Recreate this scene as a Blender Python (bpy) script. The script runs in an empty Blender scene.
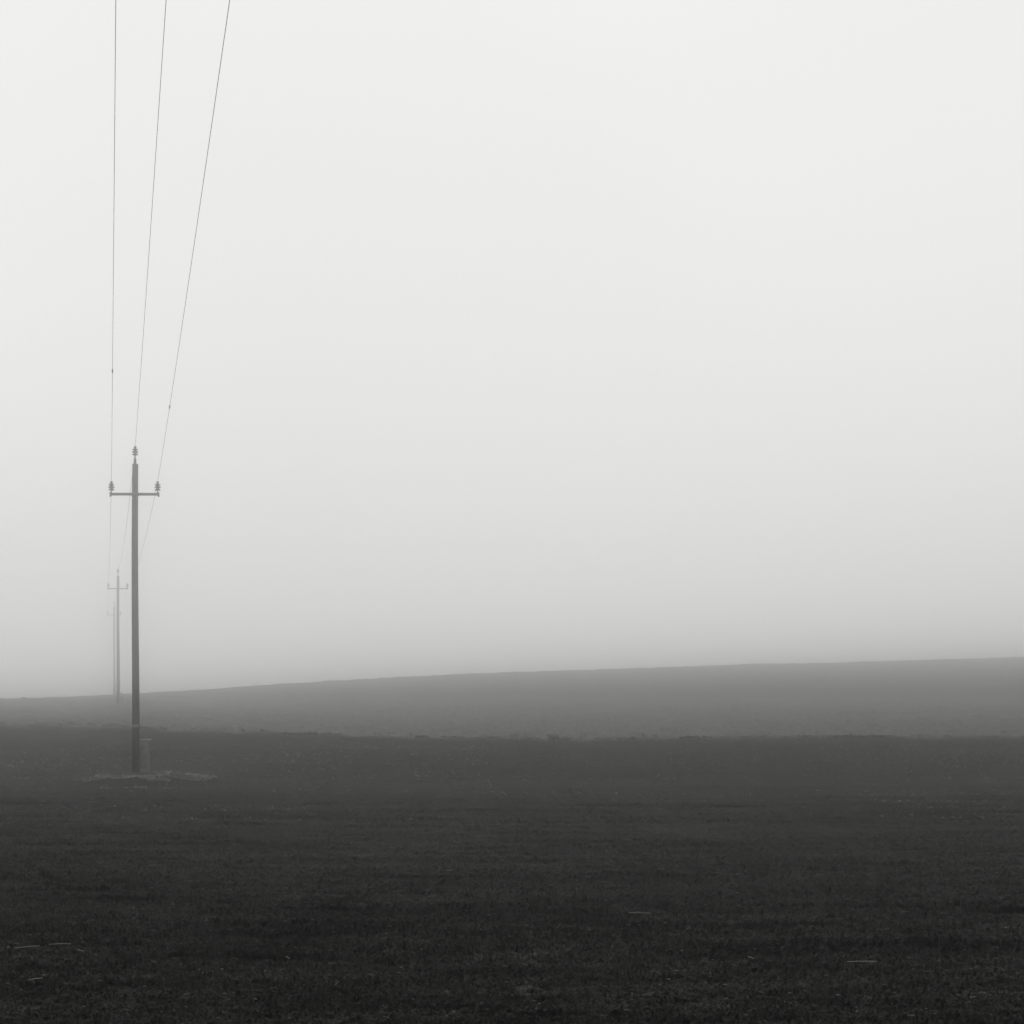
import bpy, bmesh, math
import numpy as np
from mathutils import Vector, Matrix

sc = bpy.context.scene
COL = sc.collection
R = math.radians
rng = np.random.default_rng(11)

# ------------------------------------------------------------------ camera
FPX, HOR, EYE = 1907.0, 655.0, 3.5          # focal length in pixels, horizon row, eye height over the pole's foot
cd = bpy.data.cameras.new("camera")
cd.sensor_width = 36.0
cd.lens = FPX / 1024 * 36.0
cd.shift_y = (HOR - 512) / 1024
cd.clip_start, cd.clip_end = 0.1, 3000
cam = bpy.data.objects.new("camera", cd)
COL.objects.link(cam)
cam.location = (0, 0, EYE)
cam.rotation_euler = (R(90), 0, 0)
sc.camera = cam

# ------------------------------------------------------------------ sky and light
SUN_EL, SUN_AZ = R(58), R(6)                # above, slightly right of straight ahead (+Y)
SKY_HORIZON, SKY_ZENITH, SKY_GLOW = 0.81, 0.85, 0.03
SUN_STRENGTH = 0.5
FOG_DENSITY, FOG_G, FOG_COL = 0.0094, 0.981, 0.977
w = bpy.data.worlds.new("World")
sc.world = w
w.use_nodes = True
w.cycles.sampling_method = 'NONE'             # near-uniform overcast: plain path sampling is quicker
nt = w.node_tree
nt.nodes.clear()
N = nt.nodes.new
L = nt.links.new
out = N("ShaderNodeOutputWorld"); bg = N("ShaderNodeBackground")
sky = N("ShaderNodeTexSky"); sky.sky_type = 'NISHITA'; sky.sun_disc = False
sky.sun_elevation = SUN_EL; sky.sun_rotation = SUN_AZ; sky.dust_density = 6.0
bw = N("ShaderNodeRGBToBW"); L(sky.outputs[0], bw.inputs[0])
geo = N("ShaderNodeTexCoord"); sep = N("ShaderNodeSeparateXYZ"); L(geo.outputs['Generated'], sep.inputs[0])
mr = N("ShaderNodeMapRange"); mr.inputs['From Min'].default_value = 0.0; mr.inputs['From Max'].default_value = 0.45
mr.interpolation_type = 'SMOOTHSTEP'
mr.inputs['To Min'].default_value = SKY_HORIZON * 10; mr.inputs['To Max'].default_value = SKY_ZENITH * 10
L(sep.outputs['Z'], mr.inputs['Value'])
# broad brightening of the overcast round the hidden sun
sd = Vector((math.sin(SUN_AZ) * math.cos(SUN_EL), math.cos(SUN_AZ) * math.cos(SUN_EL), math.sin(SUN_EL)))
dot = N("ShaderNodeVectorMath"); dot.operation = 'DOT_PRODUCT'; L(geo.outputs['Generated'], dot.inputs[0]); dot.inputs[1].default_value = sd
mx = N("ShaderNodeMath"); mx.operation = 'MAXIMUM'; L(dot.outputs['Value'], mx.inputs[0]); mx.inputs[1].default_value = 0
pw = N("ShaderNodeMath"); pw.operation = 'POWER'; L(mx.outputs[0], pw.inputs[0]); pw.inputs[1].default_value = 5
gl = N("ShaderNodeMath"); gl.operation = 'MULTIPLY_ADD'; L(pw.outputs[0], gl.inputs[0]); gl.inputs[1].default_value = SKY_GLOW * 10; L(mr.outputs[0], gl.inputs[2])
mn = N("ShaderNodeMath"); mn.operation = 'MINIMUM'; L(bw.outputs[0], mn.inputs[0]); mn.inputs[1].default_value = 12
ad = N("ShaderNodeMath"); ad.operation = 'MULTIPLY_ADD'; L(mn.outputs[0], ad.inputs[0]); ad.inputs[1].default_value = 0.05; L(gl.outputs[0], ad.inputs[2])
tint = N("ShaderNodeMix"); tint.data_type = 'RGBA'; tint.blend_type = 'MULTIPLY'; tint.inputs[0].default_value = 1
L(ad.outputs[0], tint.inputs[6]); tint.inputs[7].default_value = (1.0, 1.001, 0.988, 1)
nz = N("ShaderNodeTexNoise"); nz.inputs['Scale'].default_value = 3.0; nz.inputs['Detail'].default_value = 2
L(geo.outputs['Generated'], nz.inputs['Vector'])                     # faint drifts in the overcast
nr = N("ShaderNodeMapRange"); nr.inputs['To Min'].default_value = .94; nr.inputs['To Max'].default_value = 1.06; L(nz.outputs['Fac'], nr.inputs['Value'])
dr = N("ShaderNodeVectorMath"); dr.operation = 'SCALE'; L(tint.outputs[2], dr.inputs[0]); L(nr.outputs[0], dr.inputs['Scale'])
L(dr.outputs[0], bg.inputs['Color']); bg.inputs['Strength'].default_value = 0.1
L(bg.outputs[0], out.inputs['Surface'])

sl = bpy.data.lights.new("sun", 'SUN'); sl.energy = SUN_STRENGTH; sl.angle = R(40); sl.color = (1, 1, 0.98)
so = bpy.data.objects.new("sun", sl); COL.objects.link(so)
so.rotation_euler = (-sd).to_track_quat('-Z', 'Y').to_euler()
so.location = (0, 0, 60)

sc.view_settings.view_transform = 'Standard'
sc.view_settings.look = 'None'
sc.view_settings.exposure = 0.0
sc.view_settings.gamma = 1.0
sc.cycles.volume_bounces = 6
sc.cycles.max_bounces = 10
sc.cycles.filter_width = 1.5
sc.cycles.use_denoising = True
sc.cycles.use_adaptive_sampling = False
sc.cycles.denoising_prefilter = 'NONE'            # keeps the fine grain of the soil

# ------------------------------------------------------------------ helpers
def obj(name, me, mat=None, parent=None, loc=(0, 0, 0)):
    o = bpy.data.objects.new(name, me); COL.objects.link(o)
    if mat is not None and me is not None:
        me.materials.append(mat)
    o.parent = parent
    o.location = loc
    return o

def tag(o, label=None, cat=None, group=None, kind=None):
    for k, v in (("label", label), ("category", cat), ("group", group), ("kind", kind)):
        if v: o[k] = v
    return o

def mesh_np(name, V, F, smooth=False):
    me = bpy.data.meshes.new(name)
    V = np.asarray(V, dtype=np.float32); F = np.asarray(F, dtype=np.int32)
    k = F.shape[1]
    me.vertices.add(len(V)); me.vertices.foreach_set("co", V.ravel())
    me.loops.add(F.size); me.loops.foreach_set("vertex_index", F.ravel())
    me.polygons.add(len(F))
    me.polygons.foreach_set("loop_start", np.arange(0, F.size, k, dtype=np.int32))
    me.polygons.foreach_set("loop_total", np.full(len(F), k, dtype=np.int32))
    me.polygons.foreach_set("use_smooth", np.full(len(F), smooth, dtype=bool))
    me.update(calc_edges=True)
    return me

def hash2(ix, iy, seed):
    h = (ix.astype(np.int64) * 374761393 + iy.astype(np.int64) * 668265263 + seed * 1442695041) & 0xffffffff
    h = ((h ^ (h >> 13)) * 1274126177) & 0xffffffff
    return ((h ^ (h >> 16)) & 0xffff) / 65535.0

def vnoise(x, y, seed=0):                    # value noise in -1..1
    ix = np.floor(x); iy = np.floor(y)
    fx = x - ix; fy = y - iy
    fx = fx * fx * (3 - 2 * fx); fy = fy * fy * (3 - 2 * fy)
    a = hash2(ix, iy, seed); b = hash2(ix + 1, iy, seed)
    c = hash2(ix, iy + 1, seed); d = hash2(ix + 1, iy + 1, seed)
    return 2 * ((a * (1 - fx) + b * fx) * (1 - fy) + (c * (1 - fx) + d * fx) * fy) - 1

def rot(x, y, a):
    c, s = math.cos(a), math.sin(a)
    return x * c - y * s, x * s + y * c

# ------------------------------------------------------------------ the lie of the land
D = 55.0
SLOPE = (106.0 - 512.0) / FPX                # the pole line runs towards column 106
P1X = -10.86
SPAN = 1.42 * D
poles_xy = [(P1X + SLOPE * SPAN * k, D + SPAN * k) for k in range(3)]
poles_xy[2] = (P1X + SLOPE * 140.0, D + 140.0)

def interp(x, xs, ys):
    return np.interp(x, xs, ys)

def smooth_interp(s, xs, ys):                # averaged so the outlines have no kinks
    r = 0
    for k, wgt in zip((-.03, -.015, 0, .015, .03), (.1, .22, .36, .22, .1)):
        r = r + wgt * np.interp(s + k, xs, ys)
    return r

def col_s(px): return (px - 512.0) / FPX
EDGE_S = [col_s(c) for c in (-800, -200, 0, 60, 130, 200, 300, 420, 640, 800, 1020, 1400, 2200)]
EDGE_P = [722, 724, 726, 727, 729.5, 733, 736, 738.5, 740.5, 739.5, 738, 736, 730]
CREST_S = [col_s(c) for c in (-2500, -800, -200, 0, 60, 110, 160, 230, 300, 380, 500, 640, 700, 850, 1020, 1400, 3000)]
CREST_P = [710, 706, 703, 701.3, 699.2, 696.3, 693.2, 688.6, 683.3, 678, 672.5, 668, 665.5, 661.5, 657, 651, 640]
CREST_YS = [-.8, -.27, 0, .27, .8]
CREST_YY = [165, 178, 205, 235, 250]

def edge_Y(s):                               # depth of the field margin for direction s = X/Y
    return smooth_interp(s, [col_s(c) for c in (-400, 0, 150, 300, 640, 1020)], [82, 78, 72, 68, 66, 66])
def edge_Z(s): return EYE - (smooth_interp(s, EDGE_S, EDGE_P) - HOR) * edge_Y(s) / FPX
def crest_Y(s): return np.interp(s, CREST_YS, CREST_YY)
def crest_Z(s):
    return EYE - (smooth_interp(s, CREST_S, CREST_P) - HOR) * crest_Y(s) / FPX
HILL_Y = 157.0
# brow of the slope one stands on, the swale where the nearest pole stands, then up again to the margin
NEAR_Y = [-500, -60, -20, 0, 9, 15, 20, 26, 31, 36, 42, 47, 51, 55, 57]
NEAR_Z = [9, 8, 3.4, 1.85, 1.73, 1.57, 1.45, 1.25, 1.03, .76, .46, .20, .0, -.22, -.26]

def profile(s, Y):
    ye, ze, cy, cz = edge_Y(s), edge_Z(s), crest_Y(s), crest_Z(s)
    def seg(a, b, za, zb): 
        t = np.clip((Y - a) / (b - a), 0, 1); return za + (zb - za) * t
    z = np.interp(Y, NEAR_Y, NEAR_Z)
    z = np.where(Y > 57, seg(57, ye, -.26, ze), z)
    z = np.where(Y > ye, seg(ye, 133, ze, -.10), z)
    z = np.where(Y > 133, seg(133, HILL_Y, -.10, -.04), z)
    z = np.where(Y > HILL_Y, seg(HILL_Y, cy, -.04, cz), z)
    return z - np.where(Y > cy, .005 * np.clip(Y - cy, 0, 200) ** 1.4, 0)

def ground_z(X, Y):
    X = np.asarray(X, float); Y = np.asarray(Y, float)
    s = X / np.maximum(Y, 60)
    z = 0
    for k, wgt in ((-2.4, .15), (-1.2, .22), (0, .26), (1.2, .22), (2.4, .15)):
        z = z + wgt * profile(s, Y + k)
    # gentle undulation and the unploughed island round the nearest pole
    z = z + .05 * vnoise(X / 9 + 3, Y / 14, 5) * np.clip(Y / 60, 0, 1)
    px, py = P1X, D
    q = ((X - px - .75) / 2.0) ** 2 + ((Y - (py - 2.2)) / 3.2) ** 2
    z = z + .27 * np.exp(-q ** 1.5) * (1 + .3 * vnoise(X * 2.2, Y * 1.6, 9))
    px, py = poles_xy[1]
    q = ((X - px - .3) / 1.8) ** 2 + ((Y - py) / 2.0) ** 2
    z = z + .05 * np.exp(-q ** 1.5)
    # low bank along the field margin
    e = edge_Y(s)
    z = z + .10 * np.exp(-((Y - e - .6) / 1.6) ** 2) * (1 + .5 * vnoise(X / 1.3, Y / 3, 21))
    return z

def soil_relief(X, Y, dx, dy):
    """clods and harrow furrows; each octave fades where the sheet is too coarse for it"""
    out = np.zeros_like(X)
    warp = .35 * vnoise(X / 3.1, Y / 1.7, 30)
    for lam, amp, sd_ in ((.22, .006, 1), (.10, .007, 2), (.055, .009, 3), (.030, .010, 4), (.016, .008, 5)):
        a = amp * np.clip(lam / (1.1 * np.maximum(dx, dy * .45)) - .3, 0, 1)
        xr, yr = rot(X, Y, sd_ * 0.7)
        n = vnoise(xr / lam, yr / lam, sd_)
        out += a * (np.abs(n) * 1.6 - .6)
    for lam, amp, sd_ in ((.8, .020, 6), (.34, .020, 7), (.17, .018, 8), (.08, .013, 9), (.04, .008, 10)):      # furrows running across the view
        a = amp * np.clip(lam / (1.4 * dy) - .3, 0, 1)
        out += a * vnoise(X / (lam * 9), (Y + warp) / lam, sd_)
    return 1.5 * out * np.clip((edge_Y(X / np.maximum(Y, 60)) - Y) / 1.0, 0, 1)

# ------------------------------------------------------------------ materials
def new_mat(name, rough=1.0, spec=.15):
    m = bpy.data.materials.new(name); m.use_nodes = True
    b = m.node_tree.nodes['Principled BSDF']
    b.inputs['Roughness'].default_value = rough
    b.inputs['Specular IOR Level'].default_value = spec
    return m, m.node_tree, b

def noise_mat(name, c0, c1, scale, bump=.5, bscale=None, stretch=(1, 1, 1), detail=6, rough=1.0, spec=.15, lo=.35, hi=.65, dist=.02, big=None):
    m, nt, b = new_mat(name, rough, spec)
    tc = nt.nodes.new('ShaderNodeTexCoord'); mp = nt.nodes.new('ShaderNodeMapping')
    mp.inputs['Scale'].default_value = stretch
    nt.links.new(tc.outputs['Object'], mp.inputs[0])
    n = nt.nodes.new('ShaderNodeTexNoise'); n.inputs['Scale'].default_value = scale; n.inputs['Detail'].default_value = detail
    nt.links.new(mp.outputs[0], n.inputs['Vector'])
    r = nt.nodes.new('ShaderNodeMapRange'); r.inputs['From Min'].default_value = lo; r.inputs['From Max'].default_value = hi
    nt.links.new(n.outputs['Fac'], r.inputs['Value'])
    mix = nt.nodes.new('ShaderNodeMix'); mix.data_type = 'RGBA'
    g = lambda v: (v, v, v * .97, 1)
    mix.inputs[6].default_value = g(c0); mix.inputs[7].default_value = g(c1)
    nt.links.new(r.outputs[0], mix.inputs[0])
    col = mix.outputs[2]
    for sc_, amt_, st_ in (big or ()):         # broader drifts of drier and damper earth
        n2 = nt.nodes.new('ShaderNodeTexNoise'); n2.inputs['Scale'].default_value = sc_; n2.inputs['Detail'].default_value = 3
        mp2 = nt.nodes.new('ShaderNodeMapping'); mp2.inputs['Scale'].default_value = (st_, 1, 1)
        nt.links.new(tc.outputs['Object'], mp2.inputs[0]); nt.links.new(mp2.outputs[0], n2.inputs['Vector'])
        r2 = nt.nodes.new('ShaderNodeMapRange'); r2.inputs['From Min'].default_value = .33; r2.inputs['From Max'].default_value = .67
        r2.inputs['To Min'].default_value = 1 - amt_; r2.inputs['To Max'].default_value = 1 + amt_
        nt.links.new(n2.outputs['Fac'], r2.inputs['Value'])
        vm = nt.nodes.new('ShaderNodeVectorMath'); vm.operation = 'SCALE'
        nt.links.new(col, vm.inputs[0]); nt.links.new(r2.outputs[0], vm.inputs['Scale'])
        col = vm.outputs[0]
    nt.links.new(col, b.inputs['Base Color'])
    if bump:
        nb = nt.nodes.new('ShaderNodeTexNoise'); nb.inputs['Scale'].default_value = bscale or scale; nb.inputs['Detail'].default_value = detail
        nt.links.new(mp.outputs[0], nb.inputs['Vector'])
        bp = nt.nodes.new('ShaderNodeBump'); bp.inputs['Strength'].default_value = bump; bp.inputs['Distance'].default_value = dist
        nt.links.new(nb.outputs['Fac'], bp.inputs['Height']); nt.links.new(bp.outputs[0], b.inputs['Normal'])
    return m

M_soil = noise_mat('harrowed_soil', .0003, .030, 75.0, bump=.5, bscale=50, stretch=(1, 1.1, 1), detail=2, lo=.40, hi=.66, dist=.008, big=((28, .35, .45), (9, .30, .25), (4.5, .45, .10), (13, .40, .05), (1.1, .25, .08)))
M_stub = noise_mat('pale_stubble', .035, .115, 6, bump=.8, bscale=8, stretch=(1, .5, 1), detail=7, dist=.08, big=((2.0, .2, .6), (.3, .15, .3)))
M_hill = noise_mat('bare_hill', .012, .03, .8, bump=.6, bscale=2, stretch=(1, .5, 1), detail=7, dist=.08, big=((1.0, .2, .2), (.12, .12, .3)))
M_wood = noise_mat('weathered_pole_wood', .004, .036, 14, bump=.6, bscale=22, stretch=(1, 1, .05), dist=.01, big=((1.1, .35, 1),))
M_iron = noise_mat('dull_steel', .03, .07, 20, bump=.1, rough=.6, spec=.4)
M_ceram = noise_mat('brown_glazed_porcelain', .02, .035, 9, bump=0, rough=.3, spec=.5)
M_conc = noise_mat('old_concrete', .10, .17, 6, bump=.5, bscale=25, stretch=(1, 1, .4), dist=.01)
M_plate = noise_mat('pale_enamel', .12, .22, 16, bump=0, rough=.5, spec=.4)
M_wire = noise_mat('dark_aluminium_wire', .03, .05, 5, bump=0, rough=.6, spec=.4)
M_dry = noise_mat('dry_grass', .08, .32, 5, bump=0)
M_weed = noise_mat('dark_weeds', .006, .03, 2, bump=0)
M_clod = noise_mat('dry_earth', .012, .13, 9, bump=0)
M_straw = noise_mat('pale_straw', .10, .24, 8, bump=0)

# ------------------------------------------------------------------ ground sheets (fan-shaped grids, denser nearby)
def s_columns(n_mid, lim=.40):
    mid = np.linspace(-lim, lim, n_mid)
    outer = lim * np.exp(np.linspace(0, math.log(9 / lim), 40)[1:])
    return np.concatenate([-outer[::-1], mid, outer])

def fan(name, svals, row_fn, rows, mat, relief=0.0, smooth=False, relief_fn=None):
    S, T = np.meshgrid(svals, rows)
    Yd = row_fn(S, T)
    X = S * (Yd + ORG); Y = Yd
    # the fan's apex is ORG metres behind the camera; recompute direction from the eye for the outlines
    dx = np.abs(np.gradient(X, axis=1)); dy = np.abs(np.gradient(Y, axis=0))
    Z = ground_z(X, Y)
    if relief_fn: Z = Z + relief * relief_fn(X, Y, dx, dy)
    V = np.stack([X, Y, Z], -1).reshape(-1, 3)
    far = np.abs(X) < LAND
    nr, nc = S.shape
    i = np.arange(nr * nc).reshape(nr, nc)
    F = np.stack([i[:-1, :-1], i[:-1, 1:], i[1:, 1:], i[1:, :-1]], -1).reshape(-1, 4)
    F = F[far.reshape(-1)[F].all(1)]
    o = obj(name, mesh_np(name, V, F, smooth), mat)
    return tag(o, kind='structure')

ORG = 4.0
LAND = 350.0                                  # half-width of the land
def true_edge(S):                            # solve for depth where the fan column meets the margin
    Y = np.full_like(S, 80.0)
    for _ in range(6): Y = edge_Y(S * (Y + ORG) / Y)
    return Y
near_rows = []
p = 1120.0                                    # rows spaced by how large they look from the path
while p > 726:
    near_rows.append(p); p -= .45 if p > 800 else .6
near_rows = np.array(near_rows)
_ys = np.linspace(5, 120, 6000)
_ps = np.maximum.accumulate((HOR + FPX * (EYE - ground_z(_ys * 0, _ys)) / _ys)[::-1])[::-1] - np.linspace(0, .01, 6000)
def plain_Y(p):                               # depth on the near field seen at image row p
    return np.interp(-np.asarray(p, float), -_ps, _ys)
yr = plain_Y(near_rows)
yr = np.concatenate([[-3.9, -2, 0, 2, 3.5, 4.5, 5.2, 5.8, 6.2, 6.6], yr[(yr > 7) & (yr < 66)]])
yr = np.unique(yr)
# no row spacing over 12 cm where the ground dips out of sight
ext = [yr[0]]
for v in yr[1:]:
    if ext[-1] > 6:
        k = int((v - ext[-1]) / .12)
        ext += list(np.linspace(ext[-1], v, k + 2)[1:-1]) if k else []
    ext.append(v)
yr = np.array(ext)
tn = (yr - yr[0]) / (yr[-1] - yr[0])
def rows_near(S, T): return yr[0] + (true_edge(S) - yr[0]) * T
def rows_mid(S, T):
    e = true_edge(S); return e + (HILL_Y - e) * T
def rows_far(S, T):
    return HILL_Y + (350 - HILL_Y) * T
def field_relief(X, Y, dx, dy):
    o = .06 * vnoise(X / .7, Y / 1.6, 40) + .10 * vnoise(X / .3, Y / 1.3, 41) + .05 * vnoise(X / .16, Y / .9, 43) + .06 * vnoise(X / 1.9, Y / 4, 42)
    return o * np.clip((Y - edge_Y(X / np.maximum(Y, 60))) / 2, 0, 1) * np.clip((HILL_Y - Y) / 4, 0, 1)
def hill_relief(X, Y, dx, dy):
    o = .05 * vnoise(X / 1.1, Y / 3, 45) + .06 * vnoise(X / 4, Y / 6, 46)
    return o * np.clip((Y - HILL_Y) / 4, 0, 1)
svals = s_columns(1600)
fan('ploughed_field', svals, rows_near, tn, M_soil, 1.0, False, soil_relief)
sv2 = svals
fan('stubble_field', sv2, rows_mid, np.linspace(0, 1, 260) ** 1.3, M_stub, 1.0, False, field_relief)
fan('hill', sv2, rows_far, np.concatenate([np.linspace(0, .25, 130)[:-1], np.linspace(.25, 1, 40)]), M_hill, 1.0, False, hill_relief)
# the slope behind the viewpoint
gx, gy = np.meshgrid(np.linspace(-350, 350, 81), np.linspace(-350, -3.9, 50))
gz = ground_z(gx, gy) - .02
i = np.arange(gx.size).reshape(gx.shape)
F = np.stack([i[:-1, :-1], i[:-1, 1:], i[1:, 1:], i[1:, :-1]], -1).reshape(-1, 4)
tag(obj('ground', mesh_np('ground', np.stack([gx, gy, gz], -1).reshape(-1, 3), F), M_soil), kind='structure')

# ------------------------------------------------------------------ poles
def bm_mesh(name, bm, smooth=True):
    me = bpy.data.meshes.new(name); bm.to_mesh(me); bm.free()
    for p_ in me.polygons: p_.use_smooth = smooth
    return me

def lathe(profile, seg=20, bm=None, center=(0, 0)):
    bm = bm or bmesh.new()
    rings = []
    for r_, z_ in profile:
        rings.append([bm.verts.new((center[0] + r_ * math.cos(2 * math.pi * k / seg), center[1] + r_ * math.sin(2 * math.pi * k / seg), z_)) for k in range(seg)])
    for a, b in zip(rings, rings[1:]):
        for k in range(seg):
            bm.faces.new((a[k], a[(k + 1) % seg], b[(k + 1) % seg], b[k]))
    bm.faces.new(rings[0][::-1]); bm.faces.new(rings[-1])
    return bm

def box(bm, cx, cy, cz, sx, sy, sz, taper=1.0, bev=.006):
    g = bmesh.ops.create_cube(bm, size=1)
    for v in g['verts']:
        t = taper if v.co.z > 0 else 1
        v.co = Vector((cx + v.co.x * sx * t, cy + v.co.y * sy * t, cz + v.co.z * sz))
    if bev:
        ed = {e for v in g['verts'] for e in v.link_edges}
        bmesh.ops.bevel(bm, geom=list(ed), offset=bev, segments=1, affect='EDGES')
    return bm

H = 9.0
ARM_Z = 8.13
def insulator_profile(z0):
    p = [(.012, z0 + .02), (.05, z0 + .012), (.070, z0), (.074, z0 + .012), (.060, z0 + .035), (.034, z0 + .055), (.034, z0 + .066),
         (.078, z0 + .074), (.082, z0 + .086), (.062, z0 + .108), (.034, z0 + .126), (.034, z0 + .138),
         (.072, z0 + .146), (.074, z0 + .158), (.052, z0 + .18), (.030, z0 + .196), (.028, z0 + .21), (.036, z0 + .228), (.026, z0 + .256), (.006, z0 + .265)]
    return [(r_ * 1.16, z_) for r_, z_ in p]

def make_pole():
    root = bpy.data.objects.new('utility_pole', None); COL.objects.link(root)
    root.empty_display_size = .5
    # wooden shaft, tapering, slightly crooked
    bm = bmesh.new(); seg = 24; rings = []
    for k in range(37):
        z = -.5 + (H + .5) * k / 36; t = max(0, z) / H
        r_ = .112 * (1 - t) + .084 * t
        ox = -.01 * t + .012 * math.sin(t * 7) ; oy = .01 * math.sin(t * 5)
        ring = []
        for q in range(seg):
            a = 2 * math.pi * q / seg
            rr = r_ * (1 + .018 * math.sin(3 * a + z * 1.3) + .012 * math.sin(7 * a - z))
            ring.append(bm.verts.new((ox + rr * math.cos(a), oy + rr * math.sin(a), z)))
        rings.append(ring)
    for a, b in zip(rings, rings[1:]):
        for q in range(seg): bm.faces.new((a[q], a[(q + 1) % seg], b[(q + 1) % seg], b[q]))
    bm.faces.new(rings[-1]); bm.faces.new(rings[0][::-1])
    obj('shaft', bm_mesh('shaft', bm), M_wood, root)
    tx = -.008
    # steel crossarm: angle section with end plates, clamp
    bm = bmesh.new()
    box(bm, tx, -.115, ARM_Z, 1.37, .07, .075)
    for sx in (-1, 1): box(bm, tx + sx * .69, -.115, ARM_Z - .01, .035, .09, .13)
    arm = obj('crossarm', bm_mesh('crossarm', bm, False), M_iron, root)
    bm = bmesh.new()
    lathe([(.098, ARM_Z - .05), (.104, ARM_Z - .045), (.104, ARM_Z + .045), (.098, ARM_Z + .05)], 20, bm, (tx, 0))
    obj('clamp_band', bm_mesh('clamp_band', bm), M_iron, root)
    # insulators
    for sx in (-1, 1):
        ins = obj('insulator', bm_mesh('insulator', lathe(insulator_profile(0), 20)), M_ceram, root, (tx + sx * .66, -.115, ARM_Z + .11))
        bm = bmesh.new(); lathe([(.017, -.16), (.017, .0)], 10, bm)
        box(bm, 0, 0, -.083, .05, .05, .012, bev=0)
        obj('pin', bm_mesh('pin', bm), M_iron, ins)
    ins = obj('insulator', bm_mesh('insulator', lathe(insulator_profile(0), 20)), M_ceram, root, (tx, 0, H + .265))
    bm = bmesh.new(); lathe([(.034, -.33), (.034, -.12), (.018, -.07), (.018, .0)], 12, bm)
    obj('pin', bm_mesh('pin', bm), M_iron, ins)
    bm = bmesh.new(); lathe([(.088, H - .01), (.091, H), (.07, H + .012), (.03, H + .02)], 20, bm, (tx, 0))
    obj('top_cap', bm_mesh('top_cap', bm), M_iron, root)
    # pale number plate with two nails, facing the field
    bm = bmesh.new(); n = 7
    vs = []
    for zz in (1.42, 1.50):
        for rr in (.115, .119):
            vs.append([bm.verts.new((rr * math.sin(a), -rr * math.cos(a) , zz)) for a in np.linspace(-.85, .95, n)])
    a0, a1, b0, b1 = vs
    for q in range(n - 1):
        bm.faces.new((a1[q], a1[q + 1], b1[q + 1], b1[q])); bm.faces.new((a0[q + 1], a0[q], b0[q], b0[q + 1]))
        bm.faces.new((b0[q], b1[q], b1[q + 1], b0[q + 1])); bm.faces.new((a0[q], a0[q + 1], a1[q + 1], a1[q]))
    for q in (0, n - 1): bm.faces.new((a0[q], a1[q], b1[q], b0[q]) if q == 0 else (a1[q], a0[q], b0[q], b1[q]))
    pl = obj('plate', bm_mesh('plate', bm), M_plate, root); pl['label'] = 'small pale plate wrapped on the pole front'
    for (a, zz) in ((-.45, 1.365), (.35, 1.36)):
        bm = bmesh.new()
        box(bm, .118 * math.sin(a), -.118 * math.cos(a), zz, .03, .02, .05, bev=.003)
        obj('staple', bm_mesh('staple', bm, False), M_iron, root)
    # concrete footing stub and its fixings
    bm = bmesh.new()
    g = box(bm, .285, .02, .34, .22, .2, 1.36, taper=.88, bev=.015)
    stub = obj('footing_stub', bm_mesh('footing_stub', bm, False), M_conc, root)
    stub['label'] = 'pale concrete stub with a steel cap'
    bm = bmesh.new()
    box(bm, .30, .02, 1.05, .25, .22, .03, bev=.006)
    box(bm, .14, .0, 1.035, .10, .05, .03, bev=.004)
    obj('cap_plate', bm_mesh('cap_plate', bm, False), M_plate, stub)
    for zz in (.28, .82):
        for yy_ in (-.105, .128):
            bm = bmesh.new(); box(bm, .17, yy_, zz, .26, .016, .05, bev=.003)
            obj('strap', bm_mesh('strap', bm, False), M_iron, root)
    return root

def copy_tree(o, parent=None):
    c = o.copy(); COL.objects.link(c); c.parent = parent
    for ch in [x for x in COL.objects if x.parent == o]: copy_tree(ch, c)
    return c

proto = make_pole()
YAW = R(2)                       # crossarm square to the line
plabels = ['tall dark wooden pole with crossarm, nearest the camera, beside a pale concrete stub',
           'smaller fog-faded wooden pole with crossarm standing just behind the nearest pole',
           'faintest and farthest pole, almost lost in fog at the left']
poles = [proto, copy_tree(proto), copy_tree(proto)]
bases = []
for o, (x, y), lb in zip(poles, poles_xy, plabels):
    z = float(ground_z(x, y)) + .015
    bases.append(z)
    o.location = (x, y, z); o.rotation_euler = (0, 0, YAW)
    tag(o, lb, 'utility pole', 'utility poles of one overhead line')

for ch in [c for c in COL.objects if c.parent == poles[1] and c.name.startswith('footing_stub')]: ch.scale = (.9, .9, .6)

# ------------------------------------------------------------------ wires
ca, sa = math.cos(YAW), math.sin(YAW)
def attach(x, y, z, lx, ly, lz):
    return Vector((x + ca * lx - sa * ly, y + sa * lx + ca * ly, z + lz))
SAG = .80
def span_pts(a, b, n=48, sag=SAG):
    pts = []
    for k in range(n + 1):
        u = k / n; p_ = a.lerp(b, u); p_.z -= 4 * sag * u * (1 - u); pts.append(p_)
    return pts
def tube(name, pts, r_, seg=6):
    V = []; F = []
    P = [Vector(p_) for p_ in pts]
    for k, p_ in enumerate(P):
        d = (P[min(k + 1, len(P) - 1)] - P[max(k - 1, 0)]).normalized()
        sdv = d.cross(Vector((0, 0, 1))).normalized(); up = sdv.cross(d)
        for q in range(seg):
            a = 2 * math.pi * q / seg
            V.append(p_ + (sdv * math.cos(a) + up * math.sin(a)) * r_)
    for k in range(len(P) - 1):
        for q in range(seg):
            F.append((k * seg + q, k * seg + (q + 1) % seg, (k + 1) * seg + (q + 1) % seg, (k + 1) * seg + q))
    return mesh_np(name, [tuple(v) for v in V], F, True)

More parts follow.
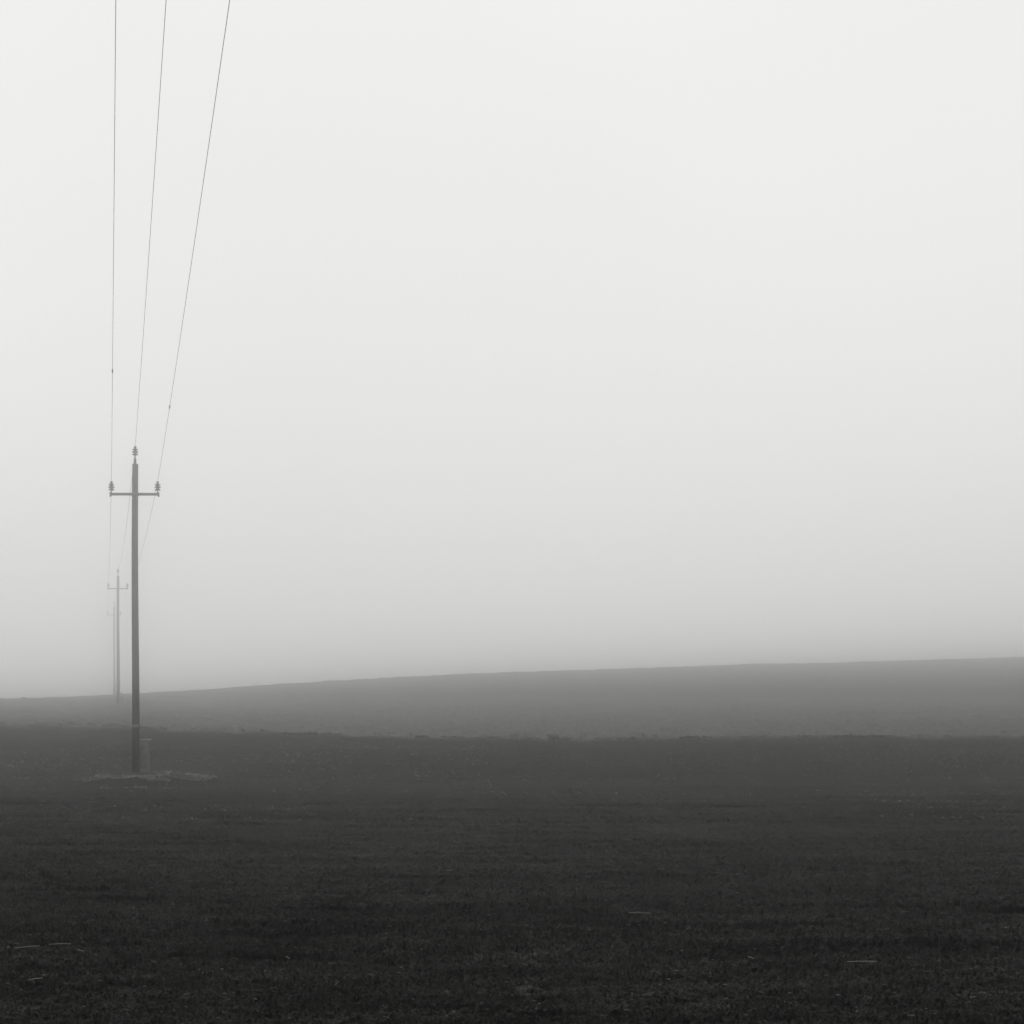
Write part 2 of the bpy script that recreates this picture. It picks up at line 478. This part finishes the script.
local = [(-.008 - .66, -.115, ARM_Z + .34), (-.008, 0, H + .50), (-.008 + .66, -.115, ARM_Z + .34)]
wl = ['leftmost overhead wire, on the left insulator, nearly vertical in the picture',
      'middle overhead wire running to the insulator on top of the nearest pole',
      'rightmost overhead wire, on the right insulator, leaning most to the right']
RISE = [10.6, 9.6, 8.95]
for k, (lx, ly, lz) in enumerate(local):
    A = [attach(x, y, bz, lx, ly, lz) for (x, y), bz in zip(poles_xy, bases)]
    prev = A[0] + Vector((-SLOPE * SPAN + (-.08, -.08, 0)[k], -SPAN, RISE[k]))
    first = span_pts(A[0], prev)
    pts = first[::-1] + span_pts(A[0], A[1])[1:] + span_pts(A[1], A[2], sag=.8)[1:]
    o = obj('overhead_wire', tube('overhead_wire', pts, .0047), M_wire)
    tag(o, wl[k], 'wire', 'wires of the overhead line')
    # compression sleeve on the outer wires
    row = {0: 371, 2: 407}.get(k)
    if row:
        fine = span_pts(A[0], prev, 4000)
        def r_of(p_): return HOR - (p_.z - EYE) / p_.y * FPX if p_.y > 1 else -1e9
        best = min(fine[:2500], key=lambda p_: abs(r_of(p_) - row))
        nb = fine[fine.index(best) + 1]; d = (nb - best).normalized()
        spts = [best + d * t for t in (-.13, -.11, 0, .09, .13)]
        sl_ = obj('splice_sleeve', tube('splice_sleeve', spts, .016, 8), M_iron, o)
    tie = obj('wire_tie', tube('wire_tie', [A[0] + Vector((0, -.07, .01)), A[0] + Vector((0, 0, -.015)), A[0] + Vector((0, .07, .0))], .011, 6), M_iron, o)

# ------------------------------------------------------------------ grass, weeds, straw
def blades(name, pos, h, lean, width, mat, bent=.5):
    """curved two-segment blades with real width, each turned its own way"""
    n = len(pos)
    az = rng.uniform(0, 2 * math.pi, n); hh = h * rng.uniform(.5, 1.25, n); ln = lean * rng.uniform(.2, 1.2, n) * hh
    wa = rng.uniform(0, 2 * math.pi, n); wd = width * rng.uniform(.6, 1.3, n)
    bx, by = np.cos(az), np.sin(az); wx, wy = np.cos(wa) * wd, np.sin(wa) * wd
    z0 = pos[:, 2] - .02
    V = np.zeros((n, 5, 3))
    V[:, 0] = np.stack([pos[:, 0] - wx, pos[:, 1] - wy, z0], 1)
    V[:, 1] = np.stack([pos[:, 0] + wx, pos[:, 1] + wy, z0], 1)
    mxx = pos[:, 0] + bx * ln * .3; my = pos[:, 1] + by * ln * .3; mz = z0 + hh * .6
    V[:, 2] = np.stack([mxx + wx * .8, my + wy * .8, mz], 1)
    V[:, 3] = np.stack([mxx - wx * .8, my - wy * .8, mz], 1)
    V[:, 4] = np.stack([pos[:, 0] + bx * ln, pos[:, 1] + by * ln, z0 + hh * (1 - .3 * bent)], 1)
    b = np.arange(n)[:, None] * 5
    F = np.concatenate([np.concatenate([b, b + 1, b + 2], 1), np.concatenate([b, b + 2, b + 3], 1), np.concatenate([b + 3, b + 2, b + 4], 1)])
    return obj(name, mesh_np(name, V.reshape(-1, 3), F), mat)

def on_ground(x, y): return np.stack([x, y, ground_z(x, y)], 1)

# margin between the dark field and the pale one: low uneven weeds
n = 22000
s = rng.uniform(-.45, .45, n)
keep = rng.uniform(0, 1, n) < np.clip(.62 + .5 * vnoise(s * 75, s * 0 + .5, 61) + np.clip((s - col_s(230)) * 8, -.45, .2), .05, 1)
s = s[keep]
hm = .045 + .05 * np.clip(vnoise(s * 110, s * 0, 62), 0, 1)
y = edge_Y(s) + np.abs(rng.normal(.0, .5, len(s)))
n = 16000                                      # taller clumps further back in the margin
s2 = rng.uniform(-.45, .45, n)
keep = rng.uniform(0, 1, n) < np.clip(-.1 + .8 * vnoise(s2 * 90, s2 * 0, 65) + .7 * vnoise(s2 * 360, s2 * 0, 66), 0, 1)
s2 = s2[keep]
hm = np.concatenate([hm, .06 + .13 * np.clip(.5 + .8 * vnoise(s2 * 410, s2 * 0, 63), 0, 1)])
y = np.concatenate([y, edge_Y(s2) + rng.normal(1.8, 1.2, len(s2))]); s = np.concatenate([s, s2])
n = 15000                                      # at the left the dark growth straggles into the pale field
s3 = rng.uniform(-.4, col_s(300), n); y3 = edge_Y(s3) + np.abs(rng.normal(0, 6, n))
keep = rng.uniform(0, 1, n) < 1.2 * np.clip((col_s(300) - s3) * 9, 0, 1) * np.clip(.3 + vnoise(s3 * 300, y3 / 3, 67), 0, 1)
s3, y3 = s3[keep], y3[keep]
s = np.concatenate([s, s3]); y = np.concatenate([y, y3]); hm = np.concatenate([hm, np.full(len(s3), .11)])
pos = on_ground(s * y, y)
tag(blades('weeds', pos, hm, .7, .012, M_weed), kind='stuff')
# dry grass on the island round the near pole and on the unploughed strip either side of it
n = 15000
a = rng.uniform(0, 2 * math.pi, n); r_ = np.sqrt(rng.uniform(0, 1, n))
x = P1X + .66 + 2.0 * r_ * np.cos(a); y = D - 2.3 + 3.2 * r_ * np.sin(a)
clump = vnoise(x * 2.1, y * 1.1, 76) + .6 * vnoise(x * 5.3, y * 2.7, 77)
keep = (rng.uniform(0, 1, n) < .8 + .6 * clump) & (r_ < .78 + .22 * vnoise(a * 2.3 + 9, a * 0, 78) + .05 * vnoise(x * 6, y * 3, 79))
x, y = x[keep], y[keep]
hg = .08 + .17 * np.clip(vnoise(x * 2.5, y * 2, 71), 0, 1)
p1 = on_ground(x, y)
n = 1100
x2 = rng.uniform(-11.9, -6.5, n); y2 = 49.0 + 1.2 * vnoise(x2 * .9, x2 * 0, 73) + rng.normal(0, .35, n)
keep = rng.uniform(0, 1, n) < .2 + .7 * vnoise(x2 * 2.6, x2 * 0, 74)
x2, y2 = x2[keep], y2[keep]
p2 = on_ground(x2, y2)
pos = np.concatenate([p1, p2]); hh = np.concatenate([hg, np.full(len(x2), .09)])
tag(blades('dry_grass', pos, hh, 2.2, .008, M_dry, 1.2), kind='stuff')

# short stubble on the paler field
n = 22000
s = rng.uniform(-.42, .42, n); q = rng.uniform(0, 1, n) ** 1.6
y = edge_Y(s) + 1.5 + q * (HILL_Y - 72)
pos = on_ground(s * y, y)
tag(blades('stubble', pos, np.full(n, .06), 1.5, .02, M_straw, .5), kind='stuff')

def straw_mesh(name, P, length, az, r_):
    """thin bent stalks lying on the soil; P is n x 3"""
    n = len(P); V = np.zeros((n, 9, 3)); k3 = (-.5, .05, .5)
    bend = rng.uniform(-.03, .03, n) * length
    for k, t in enumerate(k3):
        cx = P[:, 0] + np.cos(az) * length * t - np.sin(az) * (bend if k == 1 else 0)
        cy = P[:, 1] + np.sin(az) * length * t + np.cos(az) * (bend if k == 1 else 0)
        cz = P[:, 2] + (.002 if k == 1 else 0)
        for j, (ou, oz) in enumerate(((-1, 0), (1, 0), (0, 1.7))):
            V[:, k * 3 + j] = np.stack([cx - np.sin(az) * ou * r_, cy + np.cos(az) * ou * r_, cz + oz * r_], 1)
    F = []
    b = np.arange(n)[:, None] * 9
    for k in (0, 3):
        for j in range(3):
            j2 = (j + 1) % 3
            F.append(np.concatenate([b + k + j, b + k + j2, b + k + 3 + j2, b + k + 3 + j], 1))
    return mesh_np(name, V.reshape(-1, 3), np.concatenate(F))

n = 1600
pp = 738 + 286 * rng.uniform(0, 1, n) ** 1.1; yy = plain_Y(pp); ss = rng.uniform(-.36, .36, n); xx = ss * yy
P = on_ground(xx, yy); P[:, 2] += .025
tag(obj('straw_litter', straw_mesh('straw_litter', P, rng.uniform(.006, .035, n) * (yy / 14) * np.where(rng.uniform(0, 1, n) < .06, 2.2, 1), rng.normal(0, .9, n), .0013), M_straw), kind='stuff')

# paler dry clods sitting on the dark earth
n = 8000
pp = 737 + 85 * rng.uniform(0, 1, n) ** 1.2
yy = plain_Y(pp) + rng.uniform(-.5, .5, n); ss = rng.uniform(-.36, .36, n); xx = ss * yy
P = on_ground(xx, yy)
sz = rng.uniform(.018, .055, n) * np.clip(yy / 45, .25, 1.2)
k = 6
V = np.zeros((n, k + 1, 3)); ph = rng.uniform(0, 6.28, n)
for j in range(k):
    a = ph + 2 * math.pi * j / k; rr = sz * rng.uniform(.7, 1.3, n)
    V[:, j] = np.stack([P[:, 0] + rr * np.cos(a) * 1.3, P[:, 1] + rr * np.sin(a), P[:, 2] - .012], 1)
V[:, k] = np.stack([P[:, 0], P[:, 1], P[:, 2] + sz * rng.uniform(.5, 1.0, n)], 1)
b = np.arange(n)[:, None] * (k + 1)
F = np.concatenate([np.concatenate([b + j, b + (j + 1) % k, b + k], 1) for j in range(k)])
tag(obj('earth_clods', mesh_np('earth_clods', V.reshape(-1, 3), F), M_clod), kind='stuff')

stalks = [  # column, row, length (m), tilt of the stalk on the soil, label
    (27, 954, .20, .6, 'pale straw stalk lying on dark soil, leftmost one in the lower left corner'),
    (60, 951, .17, .15, 'pale straw stalk lying level, second from the left in the lower left corner'),
    (81, 958, .16, -1.0, 'pale straw stalk sloping down to the right in the lower left corner'),
    (35, 987, .11, .8, 'short straw stalk on dark soil, lowest one in the lower left corner'),
    (288, 965, .08, -1.1, 'short straw bit on dark soil, alone between the lower left corner and bottom centre'),
    (640, 919, .20, -.2, 'long faint straw stalk lying on the soil right of the lower centre'),
    (751, 965, .10, -1.2, 'short pale straw tilted down to the right in the lower right'),
    (862, 969, .22, .05, 'long level straw stalk on dark soil nearest the lower right corner'),
    (156, 870, .16, 0.1, 'short straw stalk on the soil below the nearest pole'),
    (485, 840, .35, 0.0, 'level straw stalk on the soil at the middle of the dark field'),
    (440, 876, .30, .5, 'thin straw stalk sloping up to the right, left of the lower centre'),
]
for (c, rw, ln, az, lb) in stalks:
    Y = float(plain_Y(np.array([float(rw)]))[0]); X = (c - 512) / FPX * Y
    z = float(ground_z(X, Y)) + .042
    me = straw_mesh('straw_stalk', np.array([[0., 0., 0.]]), np.array([ln * .8]), np.array([0.0]), .0024)
    o = obj('straw_stalk', me, M_straw, None, (X, Y, z)); o.rotation_euler = (0, 0, az)
    tag(o, lb, 'straw stalk', 'loose straw stalks on the soil')

# ------------------------------------------------------------------ the fog
bm = bmesh.new()
FX, FY0, FY1, FZ0, FZ1 = 360, -360, 360, -12, 24
box(bm, 0, (FY0 + FY1) / 2, (FZ0 + FZ1) / 2, 2 * FX, FY1 - FY0, FZ1 - FZ0, bev=0)
hm_ = bpy.data.materials.new('fog_air'); hm_.use_nodes = True
hn = hm_.node_tree; hn.nodes.clear()
ho = hn.nodes.new('ShaderNodeOutputMaterial'); pv = hn.nodes.new('ShaderNodeVolumePrincipled')
pv.inputs['Color'].default_value = (FOG_COL, FOG_COL, FOG_COL * .998, 1)
pv.inputs['Density'].default_value = FOG_DENSITY
pv.inputs['Anisotropy'].default_value = FOG_G
hn.links.new(pv.outputs[0], ho.inputs['Volume'])
hz = obj('haze', bm_mesh('haze', bm, False), hm_); tag(hz, kind='stuff')
